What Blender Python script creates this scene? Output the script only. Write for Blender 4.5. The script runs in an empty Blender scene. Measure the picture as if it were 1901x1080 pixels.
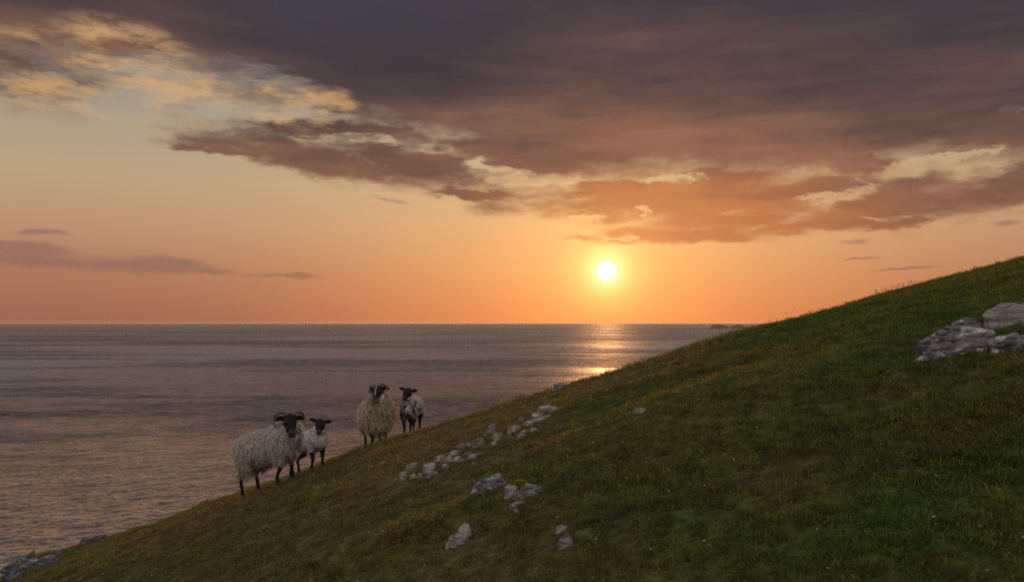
import bpy, bmesh, math, random
import numpy as np
from mathutils import Vector, Matrix, kdtree, noise as mnoise

S = bpy.context.scene
COL = S.collection
R = math.radians
FPX = 1478.0              # focal length in photo pixels (28 mm on a 1901 px frame)
CX, HY = 950.5, 598.0     # optical axis column, eye-level row of the photo
SUN_AZ, SUN_EL = math.atan((1126 - CX) / FPX), math.atan((HY - 504) / FPX)
SEA_Z = -100.0

# ------------------------------------------------------------------ camera
cam = bpy.data.cameras.new('camera')
cam.sensor_width = 36.0; cam.lens = FPX / 1901.0 * 36.0
cam.shift_y = (HY - 540.0) / 1901.0
cam.clip_start = 0.05; cam.clip_end = 200000.0
cam_ob = bpy.data.objects.new('camera', cam); COL.objects.link(cam_ob)
cam_ob.location = (0, 0, 0); cam_ob.rotation_euler = (math.pi / 2, 0, 0)
S.camera = cam_ob
S.view_settings.view_transform = 'Standard'; S.view_settings.look = 'None'
S.view_settings.exposure = 0.0; S.view_settings.gamma = 1.0
S.view_settings.use_curve_mapping = False
S.render.engine = 'CYCLES'
S.cycles.use_denoising = False
S.cycles.max_bounces = 6; S.cycles.diffuse_bounces = 3; S.cycles.glossy_bounces = 3
S.cycles.transmission_bounces = 3; S.cycles.transparent_max_bounces = 6; S.cycles.volume_bounces = 0
S.cycles.sample_clamp_indirect = 4.0
S.cycles.caustics_reflective = False; S.cycles.caustics_refractive = False

# ------------------------------------------------------------------ node helpers
def lin(c):
    return tuple(((v / 255.0) / 12.92 if v <= 10 else ((v / 255.0 + 0.055) / 1.055) ** 2.4) for v in c) + (1.0,)

class NB:
    """tiny node-graph builder"""
    def __init__(self, tree):
        self.t = tree
    def node(self, kind, **kw):
        n = self.t.nodes.new(kind)
        for k, v in kw.items(): setattr(n, k, v)
        return n
    def put(self, sock, v):
        if v is None: return
        if hasattr(v, 'is_output'): self.t.links.new(v, sock)
        else: sock.default_value = v
    def math(self, op, a, b=None, c=None, clamp=False):
        n = self.node('ShaderNodeMath', operation=op, use_clamp=clamp)
        for i, v in enumerate((a, b, c)): self.put(n.inputs[i], v)
        return n.outputs[0]
    def vmath(self, op, a, b=None, out=0, scale=None):
        n = self.node('ShaderNodeVectorMath', operation=op)
        self.put(n.inputs[0], a)
        if b is not None: self.put(n.inputs[1], b)
        if scale is not None: self.put(n.inputs[3], scale)
        return n.outputs[out]
    def ramp(self, fac, pts, interp='LINEAR'):
        n = self.node('ShaderNodeValToRGB'); r = n.color_ramp; r.interpolation = interp
        while len(r.elements) < len(pts): r.elements.new(0.5)
        for e, (p, c) in zip(r.elements, sorted(pts, key=lambda q: q[0])):
            e.position = p; e.color = c if len(c) == 4 else tuple(c) + (1,)
        self.put(n.inputs[0], fac)
        return n.outputs[0]
    def range(self, v, a, b, c=0.0, d=1.0, kind='SMOOTHSTEP'):
        n = self.node('ShaderNodeMapRange', interpolation_type=kind, clamp=True)
        for i, q in enumerate((v, a, b, c, d)): self.put(n.inputs[i], q)
        return n.outputs[0]
    def mix(self, f, a, b, blend='MIX'):
        n = self.node('ShaderNodeMix', data_type='RGBA', blend_type=blend)
        self.put(n.inputs[0], f); self.put(n.inputs[6], a); self.put(n.inputs[7], b)
        return n.outputs[2]
    def xyz(self, x, y, z=0.0):
        n = self.node('ShaderNodeCombineXYZ')
        for i, q in enumerate((x, y, z)): self.put(n.inputs[i], q)
        return n.outputs[0]
    def sep(self, v):
        n = self.node('ShaderNodeSeparateXYZ'); self.put(n.inputs[0], v)
        return n.outputs
    def noise(self, v, scale, detail=4.0, rough=0.5, lac=2.0, dist=0.0, out=0, dim='2D'):
        n = self.node('ShaderNodeTexNoise', noise_dimensions=dim)
        self.put(n.inputs['Vector'], v); self.put(n.inputs['Scale'], scale); self.put(n.inputs['Detail'], detail)
        self.put(n.inputs['Roughness'], rough); self.put(n.inputs['Lacunarity'], lac); self.put(n.inputs['Distortion'], dist)
        return n.outputs[out]
    def curve(self, v, pts):
        n = self.node('ShaderNodeFloatCurve'); c = n.mapping.curves[0]
        while len(c.points) < len(pts): c.points.new(0.5, 0.5)
        for p, (x, y) in zip(c.points, pts): p.location = (x, y); p.handle_type = 'AUTO_CLAMPED'
        n.mapping.use_clip = False
        n.mapping.update(); self.put(n.inputs['Value'], v)
        return n.outputs[0]

# ------------------------------------------------------------------ world: sunset sky with cloud deck
K = 1000.0   # sky coordinates: azimuth and elevation in milliradians
def sky_ae(px, py):
    az = math.atan((px - CX) / FPX)
    return az * K, math.atan((HY - py) / FPX * math.cos(az)) * K

def build_world():
    w = bpy.data.worlds.new('World'); S.world = w; w.use_nodes = True
    nt = w.node_tree; nt.nodes.clear(); b = NB(nt)
    out = b.node('ShaderNodeOutputWorld'); bg = b.node('ShaderNodeBackground')
    nt.links.new(bg.outputs[0], out.inputs[0])
    D = b.node('ShaderNodeTexCoord').outputs['Generated']
    D = b.vmath('NORMALIZE', D)
    x, y, z = b.sep(D)
    az = b.math('MULTIPLY', b.math('ARCTAN2', x, y), K)
    el = b.math('MULTIPLY', b.math('ARCSINE', z), K)
    sx, sy, sz = math.sin(SUN_AZ) * math.cos(SUN_EL), math.cos(SUN_AZ) * math.cos(SUN_EL), math.sin(SUN_EL)
    cosang = b.vmath('DOT_PRODUCT', D, (sx, sy, sz), out=1)
    ang = b.math('MULTIPLY', b.math('ARCCOSINE', b.math('MINIMUM', cosang, 0.9999999)), K)   # mrad from the sun
    # --- clear sky
    sk = b.node('ShaderNodeTexSky', sky_type='NISHITA', sun_disc=False)
    sk.sun_elevation = SUN_EL; sk.sun_rotation = SUN_AZ; sk.altitude = 100; sk.dust_density = 2.0
    nish = b.vmath('SCALE', sk.outputs[0], scale=0.06)
    nish = b.vmath('DIVIDE', nish, b.vmath('ADD', nish, (1, 1, 1)))          # shoulder of the film curve
    e01 = b.range(el, -20.0, 1500.0, kind='LINEAR')
    E = lambda mrad: (mrad + 20.0) / 1520.0
    side = b.ramp(e01, [(0.0, lin((160, 103, 85))), (E(15), lin((166, 109, 89))), (E(60), lin((180, 122, 98))), (E(110), lin((194, 150, 118))),
                        (E(165), lin((194, 166, 131))), (E(225), lin((178, 162, 138))), (E(280), lin((160, 155, 146))), (E(500), lin((158, 154, 156))), (1.0, lin((150, 152, 162)))])
    front = b.ramp(e01, [(0.0, lin((250, 136, 84))), (E(25), lin((254, 150, 88))), (E(70), lin((254, 172, 100))), (E(120), lin((248, 184, 118))),
                         (E(175), lin((226, 188, 138))), (E(260), lin((190, 175, 150))), (E(500), lin((160, 156, 158))), (1.0, lin((150, 152, 162)))])
    daz = b.math('ABSOLUTE', b.math('SUBTRACT', az, SUN_AZ * K))
    fr = b.math('EXPONENT', b.math('MULTIPLY', b.math('POWER', b.math('DIVIDE', daz, 315.0), 2.0), -1.0))
    clear = b.mix(fr, side, front)
    # far side of the sky, away from the sunset, cools down
    back = b.range(daz, 700.0, 2200.0)
    clear = b.mix(b.math('MULTIPLY', back, 0.8), clear, b.ramp(e01, [(0.0, lin((214, 196, 184))), (E(150), lin((230, 214, 200))), (E(500), lin((226, 218, 212))), (1.0, lin((176, 174, 178)))]))
    clear = b.mix(0.12, clear, nish)
    # aureole and disc of the sun
    aur = b.ramp(b.range(ang, 0.0, 200.0, kind='LINEAR'),
                 [(0.0, (0.65, 0.85, 0.5)), (0.10, (0.50, 0.52, 0.16)), (0.18, (0.34, 0.26, 0.05)), (0.32, (0.20, 0.10, 0.016)), (0.55, (0.09, 0.036, 0.006)), (0.8, (0.02, 0.008, 0.002)), (1.0, (0, 0, 0))], 'B_SPLINE')
    # --- clouds: two warped copies of the sky coordinates
    P = b.xyz(az, el)
    q = b.vmath('MULTIPLY', P, (0.55, 1.6, 1.0))
    w1 = b.noise(q, 0.010, 5.0, 0.60, out=1)
    w1 = b.vmath('MULTIPLY', b.vmath('SUBTRACT', w1, (0.5, 0.5, 0.5)), (110.0, 26.0, 0.0))
    w2 = b.noise(q, 0.045, 4.0, 0.62, out=1)
    w2 = b.vmath('MULTIPLY', b.vmath('SUBTRACT', w2, (0.5, 0.5, 0.5)), (52.0, 20.0, 0.0))
    PW = b.vmath('ADD', b.vmath('ADD', P, w1), w2)
    PS = b.vmath('ADD', P, b.vmath('SCALE', b.vmath('ADD', w1, w2), scale=0.45))
    shear = {}
    def lobes(lst, vec, key, k=0.35):
        acc = None
        for (px, py, rx, ry, rot) in lst:
            a, e = sky_ae(px, py); ca = math.cos(a / K)
            sl = round(math.tan(R(rot)) / 0.05) * 0.05            # tilt of the lobe as a shear, a few shared copies
            if (key, sl) not in shear:
                X, Y, _ = b.sep(vec)
                shear[(key, sl)] = vec if sl == 0 else b.xyz(X, b.math('MULTIPLY_ADD', X, -sl, Y))
            irx, iry = 1.0 / (rx / FPX * K * ca * ca), 1.0 / (ry / FPX * K * ca)
            n = b.node('ShaderNodeVectorMath', operation='MULTIPLY_ADD')
            b.put(n.inputs[0], shear[(key, sl)])
            n.inputs[1].default_value = (irx, iry, 0); n.inputs[2].default_value = (-a * irx, -(e - sl * a) * iry, 0)
            L = b.vmath('LENGTH', n.outputs[0], out=1)
            acc = L if acc is None else b.math('SMOOTH_MIN', acc, L, k)
        return acc
    fine = b.noise(b.vmath('MULTIPLY', b.vmath('ADD', P, b.vmath('SCALE', w2, scale=0.5)), (0.42, 1.5, 1.0)), 0.020, 8.0, 0.60)
    fineo = b.math('MULTIPLY', b.math('SUBTRACT', fine, 0.5), 1.9)
    ax, ey, _ = b.sep(PW)
    # main deck: everything above a wavy lower edge (mrad elevation against azimuth)
    edge = [(-3142, 700), (-1900, 620), (-1100, 430), (-800, 385)]
    for p in [(-40, 178), (120, 170), (250, 165), (380, 168), (480, 176), (540, 190), (600, 226), (650, 250), (750, 262), (850, 296), (920, 322), (1010, 342), (1120, 342), (1300, 348), (1440, 350), (1560, 345), (1680, 325), (1800, 318), (1901, 318)]:
        edge.append(sky_ae(*p))
    edge += [(900, 250), (1300, 420), (1900, 620), (3142, 700)]
    ed = b.curve(b.range(ax, -3142, 3142, kind='LINEAR'), [((a + 3142) / 6284, e / 1000) for a, e in edge])
    deck_h = b.math('SUBTRACT', ey, b.math('MULTIPLY', ed, 1000.0))
    deck_d = b.math('ADD', b.math('DIVIDE', deck_h, b.range(az, -430.0, -200.0, 46.0, 34.0)), fineo)
    deck = b.range(deck_d, -0.55, 1.15)
    # the bank ends overhead: broken cloud, then open sky behind
    brk = b.noise(b.vmath('MULTIPLY', D, (3.0, 3.0, 3.0)), 1.3, 3.0, 0.6, dim='3D')
    far = b.range(b.math('ADD', y, b.math('MULTIPLY', b.math('SUBTRACT', brk, 0.5), 1.1)), 0.15, 0.60)
    deck = b.math('MULTIPLY', deck, b.math('MAXIMUM', far, b.range(brk, 0.56, 0.68)))
    banks = lobes([(560, 236, 115, 17, -3), (690, 240, 140, 22, -4), (600, 296, 255, 36, -5), (755, 302, 155, 46, -4), (430, 290, 95, 9, -3), (388, 283, 62, 6, 0),
                   (890, 356, 100, 10, -2), (1230, 374, 290, 38, 0), (1110, 362, 160, 22, -3), (1330, 400, 200, 34, 3), (1200, 432, 160, 20, 0), (1090, 440, 80, 9, 0), (1300, 440, 110, 14, 0),
                   (1640, 378, 220, 38, 9), (1850, 350, 220, 50, 10), (1690, 412, 80, 14, 3), (1520, 415, 120, 15, 4),
                   (1230, 350, 300, 18, 0), (1500, 352, 130, 24, 4), (1320, 330, 160, 22, 0), (880, 274, 110, 26, -10), (960, 302, 95, 20, -8), (1600, 302, 120, 24, 4), (1870, 258, 90, 22, 0)], PW, 'w', 0.30)
    bank = b.range(b.math('SUBTRACT', banks, fineo), 1.46, 0.44)
    low = lobes([(270, 492, 125, 14, 0), (205, 490, 50, 8, 0), (60, 486, 135, 17, -2), (20, 460, 110, 12, -3), (500, 512, 92, 4.5, 0), (400, 505, 60, 4, 0), (66, 434, 40, 5, 0),
                 (1600, 450, 34, 7, 0), (1880, 414, 36, 7, 2), (1606, 484, 44, 2.5, 2), (1700, 500, 60, 2, 4), (722, 374, 42, 4, -8)], PS, 's', 0.15)
    lowm = b.range(b.math('SUBTRACT', low, b.math('MULTIPLY', fineo, 1.3)), 1.45, 0.35)
    gaps = lobes([(720, 262, 60, 9, -6), (985, 320, 120, 7, -9), (1235, 331, 62, 8, 0), (1560, 355, 95, 10, 14), (1690, 304, 40, 6, 10), (1790, 291, 62, 7, 4), (1620, 332, 60, 6, 8),
                  (1060, 408, 50, 7, 0), (1090, 440, 62, 5, 0), (1160, 437, 22, 5, 0), (1400, 394, 26, 5, 0), (1190, 388, 22, 5, 0), (1640, 402, 50, 5, 0), (1890, 205, 20, 4, 0), (1520, 368, 40, 6, 12),
                  (1380, 420, 40, 4, 0)], PW, 'w', 0.2)
    gap = b.range(b.math('ADD', gaps, b.math('MULTIPLY', fineo, 1.1)), 0.45, 1.35)
    # --- lit altocumulus in the upper left
    alto_m = lobes([(120, 140, 330, 75, 0), (230, 105, 150, 60, -5), (380, 165, 250, 50, -8), (560, 190, 110, 30, -10), (272, 218, 34, 14, 0), (390, 205, 60, 22, 0), (610, 190, 50, 26, 0)], PS, 's', 0.3)
    alto_n = b.noise(b.vmath('MULTIPLY', b.vmath('ADD', P, b.vmath('SCALE', w2, scale=0.6)), (0.40, 1.4, 1.0)), 0.026, 8.0, 0.62)
    gap = b.math('MAXIMUM', gap, b.math('ADD', 0.30, b.math('MULTIPLY', b.range(alto_n, 0.42, 0.58), 0.62)))       # scraps of cloud drift in the gaps
    dens = b.math('MULTIPLY', b.math('MAXIMUM', deck, bank), gap)
    alto = b.math('MULTIPLY', b.range(alto_m, 1.25, 0.55), b.range(alto_n, 0.40, 0.64))
    alto_sh = b.range(b.noise(b.vmath('MULTIPLY', P, (0.40, 1.3, 1.0)), 0.020, 6.0, 0.62), 0.46, 0.62)
    # --- cloud colours
    tt = b.math('ADD', b.math('DIVIDE', el, 405.0), b.math('MULTIPLY', b.math('DIVIDE', daz, 600.0), 0.25))
    streak = b.noise(b.vmath('MULTIPLY', PS, (0.22, 1.3, 1.0)), 0.011, 5.0, 0.56)
    st = b.math('ADD', b.math('MULTIPLY', b.math('SUBTRACT', streak, 0.5), 0.75), b.math('MULTIPLY', b.math('SUBTRACT', fine, 0.5), 0.16))
    thin = b.math('MULTIPLY', bank, b.math('SUBTRACT', 1.0, deck))
    tt2 = b.math('SUBTRACT', b.math('ADD', tt, b.math('MULTIPLY', st, 0.80)), b.math('ADD', b.math('MULTIPLY', thin, 0.10), b.math('MULTIPLY', b.range(az, -230.0, -480.0, 0.0, 0.26), b.range(el, 225.0, 265.0))))
    body = b.ramp(b.range(tt2, 0.0, 1.6, kind='LINEAR'),
                  [(0.0, lin((214, 134, 82))), (0.15, lin((188, 120, 76))), (0.22, lin((162, 105, 74))), (0.28, lin((148, 103, 80))), (0.35, lin((130, 93, 76))), (0.42, lin((106, 80, 72))),
                   (0.50, lin((86, 69, 68))), (0.60, lin((70, 62, 67))), (0.75, lin((70, 66, 78))), (1.0, lin((92, 92, 106)))])
    body = b.mix(0.5, body, b.vmath('SCALE', body, scale=b.math('ADD', 1.0, b.math('MULTIPLY', st, -1.3))))
    lowcol = b.mix(0.55, clear, lin((98, 82, 84)))
    lining = b.mix(0.35, b.vmath('SCALE', clear, scale=1.15), lin((250, 196, 122)))
    altocol = b.mix(b.math('MULTIPLY', alto_sh, 0.8), lin((214, 168, 116)), lin((122, 102, 92)))
    col = b.mix(b.math('MULTIPLY', lowm, 0.75), clear, lowcol)
    rim = b.math('MULTIPLY', b.range(dens, 0.0, 0.30), b.range(dens, 0.85, 0.30))
    rim = b.math('MULTIPLY', rim, b.range(el, 520.0, 300.0))
    col = b.mix(b.math('MULTIPLY', rim, 0.30), col, lining)
    col = b.mix(b.range(dens, 0.02, 0.98, kind='LINEAR'), col, body)
    col = b.mix(b.math('MULTIPLY', alto, 0.72), col, altocol)
    # sun glow on top, veiled a little by cloud
    col = b.vmath('ADD', col, b.vmath('SCALE', aur, scale=b.math('SUBTRACT', 1.0, b.math('MULTIPLY', dens, 0.5))))
    disc = b.range(ang, 13.8, 8.0, 0.0, 2.6)
    col = b.vmath('ADD', col, b.vmath('SCALE', b.vmath('MULTIPLY', (1, 1, 1), (1.0, 0.92, 0.75)), scale=disc))
    nt.links.new(col, bg.inputs[0]); bg.inputs[1].default_value = 1.0
    # below the horizon: dim sea-coloured haze (only what the sea itself does not cover)
    bg2 = b.node('ShaderNodeBackground'); bg2.inputs[0].default_value = lin((110, 84, 72))
    ms = b.node('ShaderNodeMixShader')
    b.put(ms.inputs[0], b.range(el, -25.0, -8.0)); nt.links.new(bg2.outputs[0], ms.inputs[1]); nt.links.new(bg.outputs[0], ms.inputs[2])
    nt.links.new(ms.outputs[0], out.inputs[0])
    w.cycles.sampling_method = 'MANUAL'; w.cycles.sample_map_resolution = 512
build_world()

# ------------------------------------------------------------------ the low sun
sun = bpy.data.lights.new('sun', 'SUN'); sun.energy = 1.5; sun.angle = R(0.6); sun.color = (1.0, 0.50, 0.20)
sun_ob = bpy.data.objects.new('sun', sun); COL.objects.link(sun_ob)
sun_ob.rotation_euler = (math.pi / 2 - SUN_EL, 0, math.pi - SUN_AZ)
sun_ob.location = (0, 0, 30)

# ------------------------------------------------------------------ shared helpers
rng = np.random.default_rng(7)
_perm = np.random.default_rng(3).permutation(256); _perm = np.concatenate([_perm, _perm, _perm])
_grad = np.random.default_rng(5).uniform(-1, 1, 256)
def vnoise(x, y, seed=0):
    """smooth value noise in -1..1 for numpy arrays"""
    x = np.asarray(x, float) + seed * 17.31; y = np.asarray(y, float) + seed * 9.73
    xi = np.floor(x).astype(int); yi = np.floor(y).astype(int); fx = x - xi; fy = y - yi
    fx = fx * fx * (3 - 2 * fx); fy = fy * fy * (3 - 2 * fy)
    h = lambda i, j: _grad[_perm[_perm[i & 255] + (j & 255)]]
    return (h(xi, yi) * (1 - fx) + h(xi + 1, yi) * fx) * (1 - fy) + (h(xi, yi + 1) * (1 - fx) + h(xi + 1, yi + 1) * fx) * fy
def fbm(x, y, octaves=4, seed=0):
    s = 0; a = 1; t = 0
    for o in range(octaves):
        s = s + a * vnoise(x * 2 ** o, y * 2 ** o, seed + o); t += a; a *= 0.5
    return s / t

def mesh_from(name, verts, faces, mat=None, smooth=True):
    me = bpy.data.meshes.new(name)
    verts = np.asarray(verts, np.float32); faces = np.asarray(faces, np.int32)
    n = faces.shape[1]
    me.vertices.add(len(verts)); me.vertices.foreach_set('co', verts.ravel())
    me.loops.add(faces.size); me.loops.foreach_set('vertex_index', faces.ravel())
    me.polygons.add(len(faces)); me.polygons.foreach_set('loop_start', np.arange(0, faces.size, n, dtype=np.int32))
    me.polygons.foreach_set('use_smooth', np.full(len(faces), smooth))
    me.update(calc_edges=True); me.validate()
    if mat: me.materials.append(mat)
    return me
def link(name, me, parent=None, loc=None, **props):
    o = bpy.data.objects.new(name, me); COL.objects.link(o)
    if parent: o.parent = parent
    if loc is not None: o.location = loc
    for k, v in props.items(): o[k] = v
    return o
def point_attr(me, name, vals, kind='FLOAT'):
    a = me.attributes.new(name, kind, 'POINT')
    vals = np.asarray(vals, np.float32)
    a.data.foreach_set({'FLOAT': 'value', 'FLOAT_COLOR': 'color', 'FLOAT_VECTOR': 'vector', 'INT': 'value'}[kind], vals.ravel() if kind != 'INT' else vals.astype(np.int32))
def material(name):
    m = bpy.data.materials.new(name); m.use_nodes = True
    nt = m.node_tree; nt.nodes.clear(); b = NB(nt)
    return m, b, b.node('ShaderNodeOutputMaterial')
def grid_faces(nr, nc):
    i = np.arange(nr - 1)[:, None] * nc + np.arange(nc - 1)[None, :]
    return np.stack([i, i + 1, i + nc + 1, i + nc], -1).reshape(-1, 4)

# ------------------------------------------------------------------ terrain: a convex hillside falling left to the sea
CREST = [(-400, 1150), (-150, 1100), (0, 1062), (60, 1036), (110, 1020), (150, 1006), (230, 985), (320, 958), (380, 930), (450, 909), (520, 885), (600, 856), (680, 827), (740, 808), (800, 793), (900, 760),
         (1000, 728), (1040, 714), (1150, 682), (1250, 651), (1300, 635), (1340, 623), (1383, 611), (1430, 602), (1490, 588), (1550, 571), (1660, 536), (1780, 508), (1901, 475), (2150, 415), (2400, 365)]
_cu = np.array([(p[0] - CX) / FPX for p in CREST]); _cs = np.array([(HY - p[1] - 3.5) / FPX for p in CREST])
SLX, SL0 = 0.300, -0.112
H0 = 1.62          # eye height above the turf
def smooth01(t):
    t = np.clip(t, 0, 1); return t * t * (3 - 2 * t)
def crest_dist(x):
    return 13.2 + 9.5 * smooth01((np.asarray(x, float) - 1.0) / 13.0)
_uu = np.linspace(-1.3, 1.3, 521)
_bb = np.interp(_uu, _cu, _cs) - (SL0 + SLX * _uu)
_bb = np.convolve(np.pad(_bb, 8, 'edge'), np.hanning(17) / np.hanning(17).sum(), 'valid')
_bb *= smooth01((1.25 - np.abs(_uu)) / 0.45)
def ground_z(x, y, bumps=True):
    x = np.asarray(x, float); y = np.asarray(y, float)
    yc = crest_dist(x)
    yp = np.maximum(y, 0.6)
    z = SL0 * y + SLX * x + y.clip(0, 60) * np.interp(x / yp, _uu, _bb) * smooth01((y - 0.6) / 2.5) * (1 - 0.7 * smooth01((y - 26) / 20))
    t = y / yc
    prof = np.where(t > 0, (1 - t) ** 2, 1 - 2 * t)
    z = z - H0 * prof
    z = z - 0.030 * np.maximum(y - 1.45 * yc, 0) ** 2                 # falls away behind the brow
    z = z - 0.020 * np.maximum(-x - 17.0, 0) ** 2                      # and steepens to the left
    z = np.where(x > 26, z - 0.006 * (x - 26) ** 2, z)                 # eases off to the right
    if bumps:
        near = smooth01((y - 1.0) / 2.0) * (1 - smooth01((y - yc * 0.8) / (0.35 * yc)) * 0.6)
        # sheep terracettes run along the contour, tussocks everywhere
        q = y - 0.15 * x
        z = z + near * (0.11 * fbm(x * 0.35, q * 0.8, 3, 11) + 0.050 * fbm(x * 1.6, q * 2.8, 3, 21) + 0.020 * vnoise(x * 4.5, q * 6.0, 31)) - 0.025
    return np.maximum(z, SEA_Z - 9.0)
def place(px, py, y0=2.0, y1=26.0):
    """walk the line of sight through a photo pixel until it meets the turf"""
    u, v = (px - CX) / FPX, (HY - py) / FPX
    ys = np.linspace(y0, y1, 2400)
    d = v * ys - ground_z(u * ys, ys)
    k = np.argmax(d <= 0) if (d <= 0).any() else int(np.argmin(d))
    y = ys[k]
    return np.array([u * y, y, float(ground_z(u * y, y))])

def axis(parts):
    out = []
    for a, b_, s in parts: out.append(np.arange(a, b_, s))
    return np.concatenate(out)
xs = axis([(-120, -40, 4), (-40, -16, 0.8), (-16, 22, 0.09), (22, 60, 1.2), (60, 140, 5)])
ys = axis([(-60, -6, 3), (-6, 1, 0.5), (1, 26, 0.09), (26, 46, 0.8), (46, 140, 4)])
GX, GY = np.meshgrid(xs, ys)
GZ = ground_z(GX, GY)

def grass_colour(b, pos):
    """living turf: greens and dead thatch in drifts, by place on the hill"""
    p = b.vmath('MULTIPLY', pos, (1, 1, 0.3))
    big = b.noise(p, 0.33, 4.0, 0.55, dim='3D')
    mid = b.noise(p, 1.3, 5.0, 0.62, dim='3D')
    x, y, z = b.sep(pos)
    lean = b.math('MULTIPLY', b.range(b.math('SUBTRACT', b.math('MULTIPLY', x, 1.0), b.math('MULTIPLY', y, 0.25)), -3.6, 3.0), 0.33)
    t = b.math('ADD', b.math('ADD', b.math('MULTIPLY', big, 0.85), b.math('MULTIPLY', mid, 0.55)), b.math('SUBTRACT', lean, 0.27))
    c = b.ramp(t, [(0.30, (0.200, 0.150, 0.078)), (0.42, (0.195, 0.160, 0.066)), (0.51, (0.180, 0.166, 0.054)), (0.62, (0.142, 0.160, 0.044)), (0.80, (0.104, 0.158, 0.036))])
    tuft = b.noise(p, 8.5, 4.0, 0.65, dim='3D')
    c = b.mix(1.0, c, b.ramp(tuft, [(0.34, (0.58, 0.60, 0.58)), (0.52, (1.0, 1.0, 1.0)), (0.68, (1.55, 1.45, 1.35))]), 'MULTIPLY')
    trk = b.noise(b.vmath('MULTIPLY', b.vmath('ADD', pos, b.xyz(0.0, b.math('MULTIPLY', x, -0.15), 0.0)), (0.22, 1.0, 0.0)), 1.1, 3.0, 0.5, dim='2D')
    c = b.mix(b.math('MULTIPLY', b.range(b.math('ABSOLUTE', b.math('SUBTRACT', trk, 0.5)), 0.022, 0.006), 0.5), c, (0.12, 0.085, 0.055, 1))     # trodden sheep tracks
    return c, mid

def mat_turf():
    m, b, o = material('turf_soil')
    pos = b.node('ShaderNodeNewGeometry').outputs['Position']
    c, mid = grass_colour(b, pos)
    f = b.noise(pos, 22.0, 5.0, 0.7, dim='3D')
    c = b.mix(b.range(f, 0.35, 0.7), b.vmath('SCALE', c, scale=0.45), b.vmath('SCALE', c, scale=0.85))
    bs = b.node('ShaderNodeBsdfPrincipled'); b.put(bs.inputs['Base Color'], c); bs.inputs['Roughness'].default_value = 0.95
    bs.inputs['Specular IOR Level'].default_value = 0.1
    bm = b.node('ShaderNodeBump'); bm.inputs['Strength'].default_value = 0.8; bm.inputs['Distance'].default_value = 0.03
    b.put(bm.inputs['Height'], f); b.put(bs.inputs['Normal'], bm.outputs[0])
    b.t.links.new(bs.outputs[0], o.inputs[0]); return m
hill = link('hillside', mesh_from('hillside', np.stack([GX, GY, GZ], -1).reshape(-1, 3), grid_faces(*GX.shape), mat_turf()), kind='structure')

# ------------------------------------------------------------------ sea
def mat_sea():
    m, b, o = material('sea_water')
    pos = b.node('ShaderNodeNewGeometry').outputs['Position']
    pw = b.vmath('MULTIPLY', pos, (0.55, 1.0, 1.0))
    gust = b.noise(b.vmath('MULTIPLY', pos, (0.28, 1.0, 0.0)), 0.0018, 4.0, 0.55, dim='2D')
    gust2 = b.noise(b.vmath('MULTIPLY', pos, (0.30, 1.0, 0.0)), 0.009, 4.0, 0.6, dim='2D')
    g = b.range(b.math('ADD', b.math('MULTIPLY', gust, 0.65), b.math('MULTIPLY', gust2, 0.35)), 0.42, 0.60)
    # facets of the chop: slopes straight from noise, so ripples stay steep however far away
    def slope(scale, det, kx, ky):
        n = b.noise(pw, scale, det, 0.62, out=1, dim='2D')
        return b.vmath('MULTIPLY', b.vmath('SUBTRACT', n, (0.5, 0.5, 0.5)), (kx, ky, 0.0))
    sl = b.vmath('ADD', slope(0.42, 4.0, 0.9, 1.2), slope(0.055, 3.0, 0.08, 0.15))
    sl = b.vmath('SCALE', sl, scale=b.range(g, 0, 1, 1.15, 0.75))
    nrm = b.vmath('NORMALIZE', b.vmath('ADD', b.node('ShaderNodeNewGeometry').outputs['Normal'], sl))
    dist = b.vmath('LENGTH', pos, out=1)
    gl = b.node('ShaderNodeBsdfGlossy'); gl.inputs['Color'].default_value = (1.0, 0.89, 0.80, 1)
    b.put(gl.inputs['Roughness'], b.math('ADD', b.range(g, 0, 1, 0.36, 0.28), b.range(dist, 300.0, 2500.0, 0.0, 0.30))); b.put(gl.inputs['Normal'], nrm)
    df = b.node('ShaderNodeBsdfDiffuse'); df.inputs['Color'].default_value = (0.030, 0.036, 0.045, 1)
    fleck = b.noise(b.vmath('MULTIPLY', pos, (0.35, 1.0, 0.0)), 0.050, 6.0, 0.75, dim='2D')
    fleck2 = b.noise(b.vmath('MULTIPLY', pos, (0.30, 1.0, 0.0)), 0.16, 3.0, 0.7, dim='2D')
    fk = b.math('ADD', b.math('MULTIPLY', b.math('SUBTRACT', fleck, 0.5), 0.6), b.math('MULTIPLY', b.math('SUBTRACT', fleck2, 0.5), 0.7))
    mx = b.node('ShaderNodeMixShader'); b.put(mx.inputs[0], b.math('ADD', b.math('ADD', b.range(g, 0, 1, 0.20, 0.42), b.range(dist, 300.0, 1300.0, 0.15, 0.0)), fk, clamp=True))
    b.t.links.new(df.outputs[0], mx.inputs[1]); b.t.links.new(gl.outputs[0], mx.inputs[2])
    b.t.links.new(mx.outputs[0], o.inputs[0]); return m
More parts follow.
